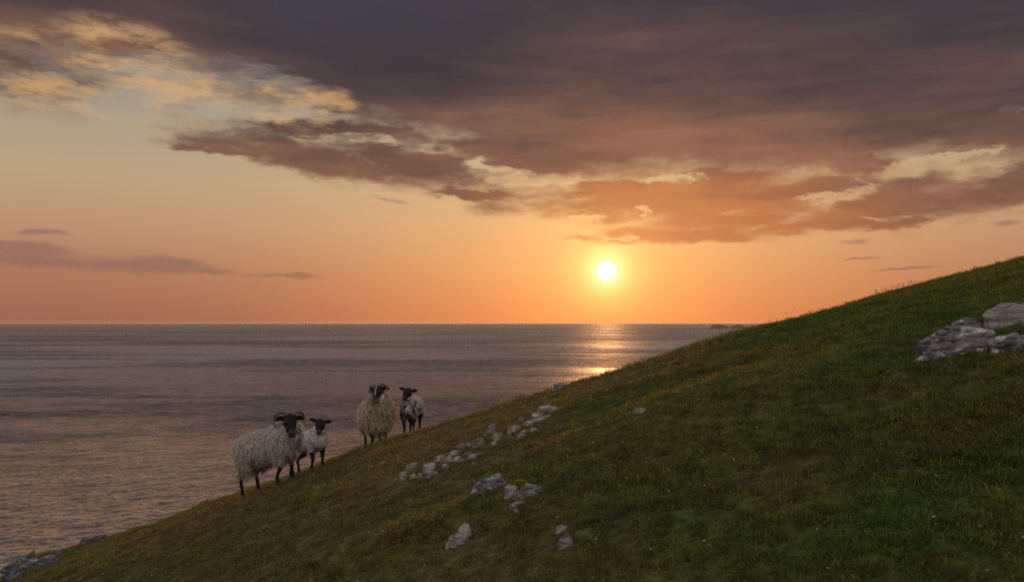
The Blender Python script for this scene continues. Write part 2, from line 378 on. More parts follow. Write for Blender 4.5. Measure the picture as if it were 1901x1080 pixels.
def build_sea():
    r = [0.0, 60.0, 120.0, 170.0]; v = 200.0
    while v < 3500: r.append(v); v *= 1.0042
    while v < 60000: r.append(v); v *= 1.06
    r.append(60000.0); r = np.array(r)
    a = np.concatenate([np.arange(-math.pi, -0.72, 0.09), np.arange(-0.72, 0.40, 0.0036), np.arange(0.40, math.pi, 0.09), [math.pi]])
    RR, AA = np.meshgrid(r, a, indexing='ij')
    X, Y = RR * np.sin(AA), RR * np.cos(AA)
    Z = np.zeros_like(X)
    gr = np.random.default_rng(12)
    sp = RR * 0.0042
    for i in range(26):
        lam = 3.6 * 1.085 ** i
        th = R(-62 + gr.normal(0, 22)) ; kx, ky = math.cos(th) * 2 * math.pi / lam, math.sin(th) * 2 * math.pi / lam
        amp = 0.006 * lam * gr.uniform(0.6, 1.2) * (1.0 if lam < 9 else 9.0 / lam)
        ph = gr.uniform(0, 6.28)
        fade = smooth01((lam / np.maximum(sp, 0.01) - 2.2) / 2.0) * (RR < 3400)
        Z += amp * fade * np.sin(kx * X + ky * Y + ph + 1.3 * vnoise(X / lam / 4, Y / lam / 4, i))
    faces = grid_faces(*X.shape)[:, ::-1]
    link('sea', mesh_from('sea', np.stack([X, Y, Z + SEA_Z], -1).reshape(-1, 3), faces, mat_sea()), kind='structure')
build_sea()

# ------------------------------------------------------------------ sea stacks on the horizon
def mat_cliff():
    m, b, o = material('cliff_rock')
    tc = b.node('ShaderNodeTexCoord').outputs['Object']
    n = b.noise(b.vmath('MULTIPLY', tc, (1, 1, 3)), 0.02, 5.0, 0.6, dim='3D')
    bs = b.node('ShaderNodeBsdfPrincipled'); b.put(bs.inputs['Base Color'], b.ramp(n, [(0.3, (0.05, 0.045, 0.04)), (0.6, (0.09, 0.08, 0.07)), (0.75, (0.05, 0.055, 0.03))]))
    bs.inputs['Roughness'].default_value = 0.95
    b.t.links.new(bs.outputs[0], o.inputs[0]); return m
cliff_mat = mat_cliff()
def islet(px0, px1, top, label, seed):
    """top: list of (fraction along, height in metres)"""
    d = 12800.0; x0, x1 = (px0 - CX) / FPX * d, (px1 - CX) / FPX * d
    w = x1 - x0; cxm = (x0 + x1) / 2
    n, mth = 60, 28
    U, V = np.meshgrid(np.linspace(0, 1, n), np.linspace(-1, 1, mth))
    hh = np.interp(U, [t[0] for t in top], [t[1] for t in top])
    prof = np.clip(1 - np.abs(V) ** 3.2, 0, 1)
    X = (U - 0.5) * w; Y = V * w * 0.34 * np.sin(np.pi * np.clip(U, 0.03, 0.97)) ** 0.5
    Z = hh * prof * (1 + 0.10 * fbm(U * 14, V * 5, 3, seed)) + 2.5 * fbm(U * 30, V * 12, 2, seed + 5) - 3.0
    X += 6 * fbm(U * 9, V * 7, 3, seed + 9); Y += 8 * fbm(U * 11, V * 6, 3, seed + 3)
    me = mesh_from('islet', np.stack([X, Y, Z], -1).reshape(-1, 3), grid_faces(*U.shape), cliff_mat, smooth=False)
    link('islet', me, loc=(cxm, d, SEA_Z), label=label, category='islet', group='hazy islets far out at sea')
islet(1319, 1353, [(0, 4), (0.06, 46), (0.14, 52), (0.20, 74), (0.25, 56), (0.33, 60), (0.45, 70), (0.62, 58), (0.80, 44), (0.92, 34), (0.97, 12), (1, 2)], 'far hazy islet with a small pinnacle above its cliff', 41)
islet(1355, 1387, [(0, 2), (0.07, 22), (0.2, 40), (0.36, 62), (0.5, 66), (0.64, 62), (0.8, 38), (0.93, 16), (1, 2)], 'far hazy islet with an evenly rounded hump', 52)

# ------------------------------------------------------------------ rocks
def mat_rock(name, base, dark, pale, cover, grain):
    m, b, o = material(name)
    tc = b.node('ShaderNodeTexCoord').outputs['Object']
    q = b.vmath('MULTIPLY', tc, (1.0, 1.0, 2.2))
    n1 = b.noise(q, 7.0 * grain, 7.0, 0.65, dist=0.6, dim='3D')
    n2 = b.noise(b.vmath('MULTIPLY', tc, (0.6, 0.8, 3.0)), 9.0 * grain, 6.0, 0.62, dist=1.2, dim='3D')
    n3 = b.noise(tc, 60.0 * grain, 3.0, 0.6, dim='3D')
    c = b.mix(b.range(n2, 0.40, 0.56), dark, base)
    c = b.mix(b.range(n1, cover, cover + 0.10), c, pale)
    c = b.mix(b.range(n3, 0.58, 0.75, 0.0, 0.5), c, dark)
    bs = b.node('ShaderNodeBsdfPrincipled'); b.put(bs.inputs['Base Color'], c); bs.inputs['Roughness'].default_value = 0.9
    bs.inputs['Specular IOR Level'].default_value = 0.2
    bm = b.node('ShaderNodeBump'); bm.inputs['Strength'].default_value = 1.0; bm.inputs['Distance'].default_value = 0.022 / grain
    b.put(bm.inputs['Height'], b.math('ADD', n2, b.math('MULTIPLY', n3, 0.12))); b.put(bs.inputs['Normal'], bm.outputs[0])
    b.t.links.new(bs.outputs[0], o.inputs[0]); return m
ROCK = {'lichen': mat_rock('lichened_limestone', (0.26, 0.25, 0.265, 1), (0.065, 0.06, 0.07, 1), (0.62, 0.60, 0.59, 1), 0.52, 1.0),
        'pale': mat_rock('pale_limestone', (0.44, 0.41, 0.37, 1), (0.18, 0.165, 0.155, 1), (0.62, 0.59, 0.54, 1), 0.53, 1.3),
        'grey': mat_rock('grey_limestone', (0.32, 0.305, 0.28, 1), (0.13, 0.12, 0.115, 1), (0.52, 0.50, 0.46, 1), 0.57, 1.0),
        'dark': mat_rock('dark_limestone', (0.21, 0.20, 0.225, 1), (0.06, 0.057, 0.07, 1), (0.55, 0.53, 0.52, 1), 0.54, 0.9)}

def resample(poly, n):
    p = np.array(poly, float); q = np.vstack([p, p[:1]])
    s = np.concatenate([[0], np.cumsum(np.hypot(*np.diff(q, axis=0).T))])
    t = np.linspace(0, s[-1], n, endpoint=False)
    return np.stack([np.interp(t, s, q[:, 0]), np.interp(t, s, q[:, 1])], 1)

def rock(poly, kind, label, depth=0.8, strata=0.0, dip=17.0, seed=0, group=None, name='rock', rough=0.055, sink=0.40, foot=None):
    """a weathered block: the outline seen in the photo, at its own distance, with real depth behind it"""
    g = np.random.default_rng(seed + 100)
    P = np.array(poly, float)
    bx, by = (P[:, 0].min() + P[:, 0].max()) / 2, P[:, 1].max()
    # the resting point: middle of the lower outline
    lowpts = P[P[:, 1] > P[:, 1].mean()]
    bx, by = lowpts.mean(0) if foot is None else foot
    base = place(bx, by + 1)
    k = base[1] / FPX
    n, L = 44, 15
    Q = resample(P, n)
    ctr = Q.mean(0)
    Q2 = np.stack([(Q[:, 0] - bx) * k, (by - Q[:, 1]) * k], 1)             # metres: right, up
    c2 = np.array([(ctr[0] - bx) * k, (by - ctr[1]) * k])
    hgt = Q2[:, 1].max() - Q2[:, 1].min(); wid = Q2[:, 0].max() - Q2[:, 0].min()
    # bury the foot of the block
    lowm = smooth01((c2[1] - Q2[:, 1]) / (0.5 * hgt + 1e-6))
    Q2[:, 1] -= lowm * sink * max(hgt, 0.12)
    half = 0.5 * depth * min(wid, 2.2 * hgt)
    verts = []
    ts = np.sin(np.linspace(-1, 1, L) * math.pi / 2)
    for t in ts:
        s = max(1 - abs(t) ** 3.2, 0.0) ** 0.42
        ring = c2 + (Q2 - c2) * max(s, 0.02)
        for p in ring: verts.append((p[0], t * half + 0.35 * half + 0.25 * (p[1] - c2[1]), p[1]))
    V = np.array(verts)
    # angular facets: snap along a few random planes, then stratified ledges and pitting
    cen = V.mean(0); size = max(wid, hgt)
    for i in range(16):
        d = g.normal(size=3); d[2] = abs(d[2]) * 0.15; d[0] *= 0.2; d /= np.linalg.norm(d)
        h = (V - cen) @ d; cut = h.max() * g.uniform(0.50, 0.90)
        over = np.maximum(h - cut, 0); 
        if abs(d[1]) > 0.45: V -= 0.97 * over[:, None] * d
    cd, sd = math.cos(R(dip)), math.sin(R(dip))
    for i in range(len(V)):
        p = Vector(V[i]) / max(size, 0.05) * 3.0 + Vector((seed * 3.1, 0, 0))
        nrm = Vector(V[i] - cen).normalized()
        a = rough * size * mnoise.fractal(p * 1.3, 0.9, 2.0, 4)
        if strata:
            band = V[i][2] * cd - V[i][0] * sd + 0.02 * mnoise.noise(p)
            ph = band / (strata * size) + 0.7 * mnoise.noise(Vector((p.x, p.y, 0)) * 0.8)
            a += 0.085 * size * (abs((ph % 1.0) - 0.5) * 2 - 0.5)
        V[i] += np.array(nrm) * a
    i = np.arange(L - 1)[:, None] * n; j = np.arange(n)[None, :]; jn = (j + 1) % n
    F = np.stack([i + j, i + jn, i + n + jn, i + n + j], -1).reshape(-1, 4)
    me = mesh_from(name, V, F, ROCK[kind])
    bm = bmesh.new(); bm.from_mesh(me); bmesh.ops.remove_doubles(bm, verts=bm.verts, dist=1e-4)
    bmesh.ops.holes_fill(bm, edges=[e for e in bm.edges if e.is_boundary])
    bmesh.ops.recalc_face_normals(bm, faces=bm.faces); bm.to_mesh(me); bm.free()
    me.set_sharp_from_angle(angle=R(24))
    kw = dict(label=label, category='rock' if name != 'stone' else 'stone')
    if group: kw['group'] = group
    return link(name, me, loc=tuple(base), **kw)

def blob(x0, y0, x1, y1, seed, tilt=0.0, corners=7):
    """irregular stone outline filling a pixel box"""
    g = np.random.default_rng(seed); out = []
    for i in range(corners):
        a = 2 * math.pi * (i + g.uniform(-0.3, 0.3)) / corners
        r = g.uniform(0.82, 1.06)
        c, s = math.cos(a), math.sin(a)
        q = 0.8; dx = math.copysign(abs(c) ** q, c) * r; dy = math.copysign(abs(s) ** q, s) * r
        dy -= tilt * dx
        out.append(((x0 + x1) / 2 + dx * (x1 - x0) / 2, (y0 + y1) / 2 + dy * (y1 - y0) / 2))
    return out

# outcrop high on the right
rock([(1700, 650), (1716, 634), (1745, 622), (1768, 612), (1785, 602), (1812, 602), (1840, 612), (1864, 622), (1850, 640), (1815, 652), (1780, 662), (1745, 668), (1710, 672)], 'lichen', 'broad lichened cracked bed of rock that carries the hilltop outcrop ledges', 0.5, 0.13, seed=41, rough=0.05)
rock([(1701, 640), (1720, 628), (1742, 620), (1752, 619), (1764, 624), (1757, 640), (1740, 655), (1722, 668), (1708, 668), (1702, 655)], 'lichen', 'lichen-streaked ledge at the low end of the hilltop outcrop', 0.9, 0.16, seed=1, rough=0.05)
rock([(1706, 664), (1724, 650), (1752, 640), (1768, 634), (1790, 630), (1812, 634), (1806, 648), (1784, 656), (1762, 662), (1730, 670), (1712, 671)], 'lichen', 'long flat lichened slab edging the turf below the hilltop outcrop', 0.8, 0.2, seed=2, rough=0.05)
rock([(1764, 626), (1782, 612), (1800, 610), (1808, 620), (1830, 622), (1852, 616), (1866, 620), (1850, 634), (1824, 644), (1802, 640), (1776, 640)], 'dark', 'dark rounded middle block of the hilltop outcrop', 0.9, 0.22, seed=3, rough=0.05)
rock([(1768, 608), (1780, 597), (1797, 591), (1810, 593), (1826, 600), (1832, 606), (1850, 612), (1836, 618), (1810, 615), (1785, 617), (1769, 614)], 'lichen', 'thin pale layered shelf on top of the hilltop outcrop', 0.9, 0.25, seed=4, rough=0.04)
rock([(1832, 592), (1836, 575), (1848, 570), (1866, 567), (1886, 562), (1930, 560), (1950, 575), (1948, 602), (1916, 603), (1888, 606), (1862, 604), (1840, 600)], 'grey', 'largest squared grey boulder beside the hilltop outcrop', 0.7, 0.3, dip=4, seed=5, rough=0.035)
rock([(1841, 640), (1846, 627), (1862, 622), (1880, 620), (1905, 618), (1935, 622), (1940, 650), (1915, 658), (1890, 656), (1865, 652), (1846, 660)], 'lichen', 'white-patched rock at the turf edge under the largest boulder', 0.8, 0.3, seed=6, rough=0.06)
# single stones on the open turf
rock([(828, 1006), (836, 996), (848, 992), (853, 978), (860, 968), (872, 966), (879, 974), (877, 986), (880, 1004), (876, 1014), (858, 1019), (842, 1020), (832, 1018)], 'pale', 'upright white speckled rock standing alone in the turf', 0.6, 0, seed=7, rough=0.04, group=None)
rock(blob(826, 1003, 838, 1020, 8, -0.2), 'pale', 'small white chip leaning on the upright speckled rock', 0.7, 0, seed=8, name='stone')
rock([(873, 908), (884, 898), (903, 890), (925, 882), (940, 880), (949, 890), (942, 902), (922, 907), (906, 910), (890, 916), (876, 915)], 'lichen', 'flat black and white mottled slab beside two pale blocks', 0.8, 0.2, seed=9, rough=0.05)
rock([(936, 918), (938, 903), (946, 898), (956, 899), (963, 906), (960, 916), (950, 926), (940, 927)], 'pale', 'smooth pale wedge between mottled slab and tilted block', 0.7, 0, seed=10, rough=0.025)
rock([(958, 920), (966, 906), (977, 897), (990, 899), (1013, 902), (1012, 914), (1000, 919), (980, 924), (964, 929)], 'grey', 'tilted flat-topped grey block at the end of the slab group', 0.8, 0, seed=11, rough=0.03)
rock(blob(951, 908, 970, 926, 12), 'pale', 'little pale stone wedged against the tilted grey block', 0.8, 0, seed=12, name='stone')
rock([(943, 946), (945, 937), (956, 932), (970, 928), (973, 932), (962, 938), (950, 942), (946, 948)], 'pale', 'narrow cream stone lying below the slab group', 0.7, 0, seed=13, name='stone')
rock(blob(952, 940, 967, 951, 14), 'pale', 'small round cream stone under the narrow cream one', 0.8, 0, seed=14, name='stone')
rock([(1036, 1016), (1037, 1003), (1043, 996), (1052, 992), (1062, 999), (1064, 1008), (1060, 1018), (1048, 1021)], 'grey', 'hooded grey stone with a hollow, alone low on the slope', 0.8, 0, seed=15, name='stone', rough=0.07)
rock(blob(1033, 974, 1056, 986, 16, 0.1), 'pale', 'small half-buried white stone just above the hooded stone', 0.8, 0, seed=16, name='stone')
rock(blob(1101, 995, 1112, 1006, 17), 'grey', 'tiny dull stone in turf to the side of the hooded stone', 0.8, 0, seed=17, name='stone')
rock(blob(1173, 755, 1203, 766, 18, 0.15), 'pale', 'lone low white stone high on the open slope', 0.9, 0.3, seed=18, name='stone')
rock([(1023, 722), (1028, 713), (1040, 709), (1051, 712), (1050, 720), (1036, 724)], 'grey', 'grey stone sitting on the skyline above the slope', 0.8, 0, seed=19, name='stone')
rock([(700, 861), (708, 856), (715, 855), (718, 859), (710, 862)], 'pale', 'small flat white stone in the turf below the mottled lamb', 0.9, 0, seed=20, name='stone')
# the line of stones down the slope, remains of an old wall
WALL = 'stones strewn in a line down the slope'
line = [((742, 873, 758, 886), 'pale'), ((742, 884, 752, 892), 'pale'), ((755, 858, 775, 875), 'grey'), ((760, 878, 775, 889), 'pale'), ((774, 877, 785, 886), 'grey'),
        ((785, 858, 807, 878), 'pale'), ((800, 873, 813, 882), 'grey'), ((807, 845, 824, 860), 'pale'), ((820, 845, 841, 860), 'pale'), ((833, 835, 854, 845), 'pale'), ((840, 846, 856, 856), 'pale'),
        ((852, 849, 861, 856), 'grey'), ((861, 838, 877, 847), 'grey'), ((869, 841, 884, 851), 'pale'), ((886, 838, 898, 844), 'grey'), ((847, 821, 866, 834), 'grey'), ((864, 821, 874, 830), 'pale'),
        ((821, 859, 832, 867), 'pale'), ((912, 803, 934, 813), 'grey'), ((914, 811, 932, 820), 'pale'), ((912, 817, 925, 827), 'pale'), ((943, 789, 968, 801), 'pale'), ((967, 797, 982, 805), 'pale'),
        ((984, 793, 999, 801), 'pale'), ((730, 886, 737, 893), 'grey'), ((962, 804, 981, 815), 'grey'), ((790, 880, 800, 888), 'grey')]
own = {0: 'pale stone at the low end of the strewn line, above a smaller chip', 1: 'small pale chip tucked under the lowest stone of the strewn line', 2: 'rounded grey stone behind the lowest pale stones of the line',
       3: 'pale stone lying alongside the lowest stone of the strewn line', 5: 'biggest rounded white stone in the low half of the strewn line', 9: 'long thin pale stone set a little uphill in the strewn line',
       15: 'grey stone close under the three-cornered stone of the line', 18: 'grey topmost stone of a stack of three beside the upright slab', 19: 'middle pale stone of the stack of three beside the upright slab',
       20: 'lowest pale stone of the stack of three beside the upright slab', 21: 'flat white stone between the upright slab and the pale ledge', 24: 'tiny grey chip lying apart beyond the low end of the line',
       4: 'small grey stone between the lowest stones of the line and its biggest rounded white stone', 6: 'small grey stone lying against the foot of the biggest rounded white stone',
       7: 'rounded white stone next uphill of the biggest white stone in the line', 8: 'oblong white stone touching the rounded stone uphill of the biggest one', 10: 'white stone next uphill after the oblong white stone',
       11: 'little grey chip just past the oblong white stone in the line', 12: 'flat grey stone above a pale one, midway along the strewn line', 13: 'pale stone tucked under a flat grey one, midway along the line',
       14: 'small grey stone lying out from the line below the three-cornered stone', 16: 'little white stone touching the three-cornered stone of the line', 17: 'small white chip below the oblong white stone',
       22: 'small white stone in the turf below the pale ledge, beside a dull grey one', 23: 'small white stone in the turf close under the middle of the pale ledge', 26: 'tiny grey chip in turf just below the biggest rounded white stone',
       25: 'low dull grey stone in turf below the pale ledge'}
for i, (bxy, kd) in enumerate(line):
    bw, bh = bxy[2] - bxy[0], bxy[3] - bxy[1]
    bxy = (bxy[0] - 0.16 * bw, bxy[1] - 0.02 * bh, bxy[2] + 0.16 * bw, bxy[3] + 0.05 * bh)
    rock(blob(*bxy, 200 + i, 0.35, 6), kd, own.get(i, 'small white stone among the strewn line of stones' if kd == 'pale' else 'small dull grey stone among the strewn line of stones'), 0.9, 0, seed=60 + i, name='stone', group=WALL, rough=0.045)
rock([(875, 824), (880, 816), (890, 811), (899, 812), (905, 826), (895, 830), (884, 828)], 'grey', 'largest three-cornered stone in the strewn line, below the upright slab', 0.8, 0, seed=30, rough=0.03)
rock([(898, 808), (900, 798), (909, 788), (920, 783), (924, 786), (923, 798), (914, 805), (904, 810)], 'grey', 'upright thin grey slab stuck on edge in the strewn line', 0.5, 0, seed=31, rough=0.02)
rock([(960, 783), (965, 773), (975, 768), (978, 774), (970, 781)], 'dark', 'small dark stone at the lower end of the pale ledge', 0.8, 0, seed=32, name='stone')
rock([(965, 788), (975, 782), (992, 777), (1006, 773), (1024, 770), (1021, 778), (1004, 784), (988, 789), (972, 791)], 'pale', 'lower pale shelf of the ledge at the head of the strewn line', 0.9, 0.3, seed=33, rough=0.035)
rock([(979, 773), (988, 766), (1000, 759), (1014, 753), (1028, 752), (1038, 758), (1045, 766), (1030, 768), (1010, 771), (992, 776)], 'pale', 'upper long pale shelf of the ledge at the head of the strewn line', 0.9, 0.25, seed=34, rough=0.035)
# outcrop where the brow drops to the sea, lower left
rock([(-30, 1080), (0, 1058), (22, 1044), (40, 1038), (52, 1026), (66, 1023), (76, 1026), (70, 1040), (50, 1052), (30, 1064), (0, 1082)], 'dark', 'long dark ledge on the brow of the seaward outcrop', 0.7, 0.2, seed=35, rough=0.05, foot=(20, 1066))
rock([(56, 1054), (62, 1044), (78, 1036), (92, 1032), (106, 1032), (104, 1040), (90, 1048), (82, 1056), (66, 1058), (57, 1062)], 'dark', 'pale-topped block beside the dark ledge of the seaward outcrop', 0.8, 0.25, seed=36, rough=0.06)
rock([(0, 1078), (14, 1068), (28, 1064), (44, 1060), (48, 1068), (36, 1076), (20, 1088), (0, 1092)], 'dark', 'broken lichened block lowest in the seaward outcrop', 0.8, 0.25, seed=37, rough=0.07)
rock([(100, 1026), (112, 1018), (122, 1015), (128, 1019), (118, 1025), (106, 1030)], 'dark', 'small dark cap of rock on the brow beyond the seaward outcrop', 0.8, 0, seed=38, name='stone')
rock([(139, 1012), (148, 1002), (158, 996), (166, 999), (178, 993), (190, 994), (186, 1000), (170, 1005), (156, 1010), (146, 1016)], 'dark', 'jagged grey rib of rock breaking the brow above the sea', 0.8, 0.25, seed=39, rough=0.07)
rock([(365, 934), (372, 927), (382, 922), (390, 921), (384, 928), (372, 934)], 'grey', 'grey rock edge showing on the brow downhill of the horned ewe', 0.8, 0, seed=40, name='stone')

# ------------------------------------------------------------------ sheep
def mat_attr(name, rough, transl=0.0, noise_amt=0.0, spec=0.2):
    m, b, o = material(name)
    a = b.node('ShaderNodeAttribute'); a.attribute_name = 'col'
    c = a.outputs['Color']
    if noise_amt:
        n = b.noise(b.node('ShaderNodeTexCoord').outputs['Object'], 38.0, 4.0, 0.6, dim='3D')
        c = b.mix(1.0, c, b.ramp(n, [(0.3, (1 - noise_amt,) * 3), (0.7, (1 + noise_amt * 0.4,) * 3)]), 'MULTIPLY')
    bs = b.node('ShaderNodeBsdfPrincipled'); b.put(bs.inputs['Base Color'], c); bs.inputs['Roughness'].default_value = rough
    bs.inputs['Specular IOR Level'].default_value = spec
    if transl:
        t = b.node('ShaderNodeBsdfTranslucent'); b.put(t.inputs[0], c)
        mx = b.node('ShaderNodeMixShader'); mx.inputs[0].default_value = transl
        b.t.links.new(bs.outputs[0], mx.inputs[1]); b.t.links.new(t.outputs[0], mx.inputs[2]); b.t.links.new(mx.outputs[0], o.inputs[0])
    else: b.t.links.new(bs.outputs[0], o.inputs[0])
    return m
HIDE = mat_attr('hide', 0.85, 0.0, 0.45); WOOL = mat_attr('wool', 0.95, 0.48); HORN = mat_attr('horn_keratin', 0.6, 0.0, 0.4); EYE = mat_attr('eye_glass', 0.15, 0.0, 0.0, 0.6)

def loft(bm, path, n=14, flat=None):
    """path: list of (centre, radius_side, radius_up); closed tube through elliptical sections"""
    rings = []; C = [Vector(p[0]) for p in path]
    up0 = Vector((0, 0, 1))
    for i, (c, rs, ru) in enumerate(path):
        d = (C[min(i + 1, len(C) - 1)] - C[max(i - 1, 0)]).normalized()
        up = flat if flat is not None else (up0 if abs(d.z) < 0.9 else Vector((1, 0, 0)))
        side = d.cross(up).normalized(); u2 = side.cross(d).normalized()
        rings.append([bm.verts.new(C[i] + side * rs * math.cos(2 * math.pi * k / n) + u2 * ru * math.sin(2 * math.pi * k / n)) for k in range(n)])
    for a, b_ in zip(rings, rings[1:]):
        for k in range(n): bm.faces.new((a[k], a[(k + 1) % n], b_[(k + 1) % n], b_[k]))
    bm.faces.new(rings[0][::-1]); bm.faces.new(rings[-1])
def spline(pts, m=5):
    """Catmull-Rom through rows of numbers"""
    P = np.array(pts, float); P = np.vstack([2 * P[0] - P[1], P, 2 * P[-1] - P[-2]]); out = []
    for i in range(1, len(P) - 2):
        for t in np.linspace(0, 1, m, endpoint=False):
            a, b_, c, d = P[i - 1:i + 3]
            out.append(0.5 * (2 * b_ + (c - a) * t + (2 * a - 5 * b_ + 4 * c - d) * t * t + (3 * b_ - a - 3 * c + d) * t ** 3))
    out.append(P[-2]); return np.array(out)
def rows(pts, m=5):
    return [((r[0], r[1], r[2]), max(r[3], 0.004), max(r[4], 0.004)) for r in spline(pts, m)]

def make_sheep(name, label, at, yaw, scale=1.0, lamb=False, pitch=0.0, head_yaw=0.0, head_pitch=-0.25, head_roll=0.0, head_at=None, wool=(0.80, 0.74, 0.68), wool_len=0.082,
               stance=None, drop=0.0, marks=None, horns=None, seed=0, stripe=False, fat=1.0):
    """local frame: x forward, y left, z up, metres before scaling; the feet find the turf one by one"""
    g = np.random.default_rng(seed)
    root = bpy.data.objects.new(name, None); COL.objects.link(root)
    root.empty_display_size = 0.2
    root.location = at; root.rotation_euler = (0, 0, yaw); root.scale = (scale,) * 3
    root['label'] = label; root['category'] = 'sheep' if not lamb else 'lamb'
    cy, sy = math.cos(yaw), math.sin(yaw)
    def gz(lx, ly):
        wx, wy = at[0] + scale * (lx * cy - ly * sy), at[1] + scale * (lx * sy + ly * cy)
        return (float(ground_z(wx, wy)) - at[2]) / scale
    rot = Matrix.Rotation(-pitch, 4, 'Y')
    def T(p): return rot @ (Vector(p) - Vector((0, 0, 0.5))) + Vector((0, 0, 0.5))
    black, blackleg = (0.020, 0.017, 0.016), (0.026, 0.021, 0.019)
    parts = []     # (bmesh, colour)
    def part(fn, colour):
        bm = bmesh.new(); fn(bm); parts.append((bm, colour))
    f = fat
    if lamb:
        torso = [(-0.40, 0, 0.50, 0.03, 0.04), (-0.38, 0, 0.52, 0.11, 0.12), (-0.28, 0, 0.52, 0.165 * f, 0.165), (-0.10, 0, 0.51, 0.185 * f, 0.175), (0.10, 0, 0.51, 0.18 * f, 0.18), (0.24, 0, 0.53, 0.155 * f, 0.175), (0.33, 0, 0.56, 0.115, 0.14), (0.38, 0, 0.57, 0.05, 0.07)]
    else:
        torso = [(-0.42, 0, 0.50, 0.04, 0.05), (-0.39, 0, 0.52, 0.14, 0.13), (-0.30, 0, 0.535, 0.20 * f, 0.185), (-0.13, 0, 0.54, 0.225 * f, 0.195), (0.08, 0, 0.545, 0.225 * f, 0.195), (0.22, 0, 0.565, 0.20 * f, 0.195), (0.32, 0, 0.59, 0.155, 0.165), (0.38, 0, 0.60, 0.06, 0.08)]
    torso = [(q[0], q[1], q[2] - drop, q[3], q[4] + 0.4 * drop) for q in torso]
    part(lambda bm: loft(bm, [(T(c), a, b_) for c, a, b_ in rows(torso)], 20), 'wool')
    sh = T((0.27, 0, 0.62)); H = Vector(head_at) if head_at else T((0.44, 0, 0.88))
    mid = sh.lerp(H, 0.5) + Vector((0.03, 0, 0.0))
    nk = (0.185, 0.18, 0.135, 0.14, 0.078, 0.078) if not lamb else (0.115, 0.125, 0.078, 0.085, 0.06, 0.062)
    # the neck starts inside the shoulders and ends in the back of the skull
    part(lambda bm: loft(bm, rows([(*sh, nk[0], nk[1]), (*mid, nk[2], nk[3]), (*H, nk[4], nk[5])], 6), 16), 'neck')
    # head frame
    hm = Matrix.Translation(H) @ Matrix.Rotation(head_yaw, 4, 'Z') @ Matrix.Rotation(-head_pitch, 4, 'Y') @ Matrix.Rotation(head_roll, 4, 'X')
    hs = 1.17 if not lamb else 1.05
    def HT(p): return hm @ (Vector(p) * hs)
    skull = [(-0.075, 0, 0.00, 0.03, 0.03), (-0.055, 0, 0.005, 0.062, 0.066), (-0.005, 0, 0.012, 0.074, 0.080), (0.05, 0, 0.004, 0.066, 0.074), (0.10, 0, -0.012, 0.050, 0.060), (0.15, 0, -0.026, 0.041, 0.048), (0.185, 0, -0.034, 0.036, 0.040), (0.203, 0, -0.038, 0.018, 0.020)]
    def head_bm(bm):
        loft(bm, rows(skull), 16)
        bmesh.ops.transform(bm, matrix=hm @ Matrix.Scale(hs, 4), verts=bm.verts)
    part(head_bm, 'face')
    for s in (-1, 1):
        e0, e1, e2 = (-0.030, s * 0.055, 0.030), (-0.045, s * 0.110, 0.018), (-0.040, s * 0.160, -0.004)
        if lamb: e1, e2 = (-0.04, s * 0.115, 0.050), (-0.035, s * 0.170, 0.054)
        def ear(bm, e0=e0, e1=e1, e2=e2):
            loft(bm, rows([(*e0, 0.016, 0.022), (*(np.array(e0) * 0.5 + np.array(e1) * 0.5), 0.014, 0.034), (*e1, 0.012, 0.036), (*(np.array(e1) * 0.4 + np.array(e2) * 0.6), 0.010, 0.026), (*e2, 0.007, 0.008)], 4), 10)
            bmesh.ops.transform(bm, matrix=hm @ Matrix.Scale(hs, 4), verts=bm.verts)
        part(ear, 'face')
    # tail
    if not lamb: part(lambda bm: loft(bm, [(T(c), a, b_) for c, a, b_ in rows([(-0.39, 0, 0.60, 0.05, 0.05), (-0.43, 0, 0.53, 0.045, 0.05), (-0.44, 0, 0.42, 0.03, 0.035), (-0.43, 0, 0.34, 0.012, 0.012)])], 10), 'wool')
    # legs
    st = stance or dict(fl=(0.27, 0.10), fr=(0.24, -0.10), hl=(-0.34, 0.11), hr=(-0.31, -0.11))
    hoofs = []
    lw = 1.0 if not lamb else 0.92
    for key, (lx, ly) in st.items():
        s = 1 if key[1] == 'l' else -1
        z0 = gz(lx, ly) + 0.008
        if key[0] == 'f':
            top = T((0.22, s * 0.105, 0.46)); kn = Vector((lx * 0.5 + top.x * 0.5 + 0.018, ly, z0 * 0.5 + top.z * 0.5 - 0.02))
            pts = [(*top, 0.070, 0.060), (*(top.lerp(kn, 0.5)), 0.050, 0.044), (*kn, 0.034, 0.031), (lx + 0.004, ly, z0 + 0.13, 0.023, 0.021), (lx - 0.004, ly, z0 + 0.065, 0.026, 0.025), (lx + 0.012, ly, z0 + 0.03, 0.024, 0.026), (lx + 0.014, ly, z0 + 0.018, 0.018, 0.020)]
        else:
            top = T((-0.30, s * 0.11, 0.46)); st_ = Vector((top.x + 0.05, s * 0.115, top.z - 0.12)); hk = Vector((lx - 0.045, ly, z0 + 0.225))
            pts = [(*top, 0.090, 0.085), (*st_, 0.070, 0.062), (*(st_.lerp(hk, 0.6)), 0.043, 0.040), (*hk, 0.033, 0.029), (lx - 0.022, ly, z0 + 0.13, 0.024, 0.022), (lx - 0.012, ly, z0 + 0.065, 0.026, 0.025), (lx + 0.008, ly, z0 + 0.03, 0.024, 0.026), (lx + 0.010, ly, z0 + 0.018, 0.018, 0.02)]
        pts = [(*p[:3], p[3] * lw, p[4] * lw) for p in pts]
        part(lambda bm, pts=pts: loft(bm, rows(pts, 4), 12), 'leg' if key[0] == 'f' else 'hind')
        hoofs.append((lx + 0.014, ly, z0))
    # fuse everything into one skin
    tot = bmesh.new(); kd_pts = []
    for bm, c in parts:
        me = bpy.data.meshes.new('t'); bm.to_mesh(me); tot.from_mesh(me)
        kd_pts += [(Vector(v.co), c) for v in bm.verts]; bpy.data.meshes.remove(me); bm.free()
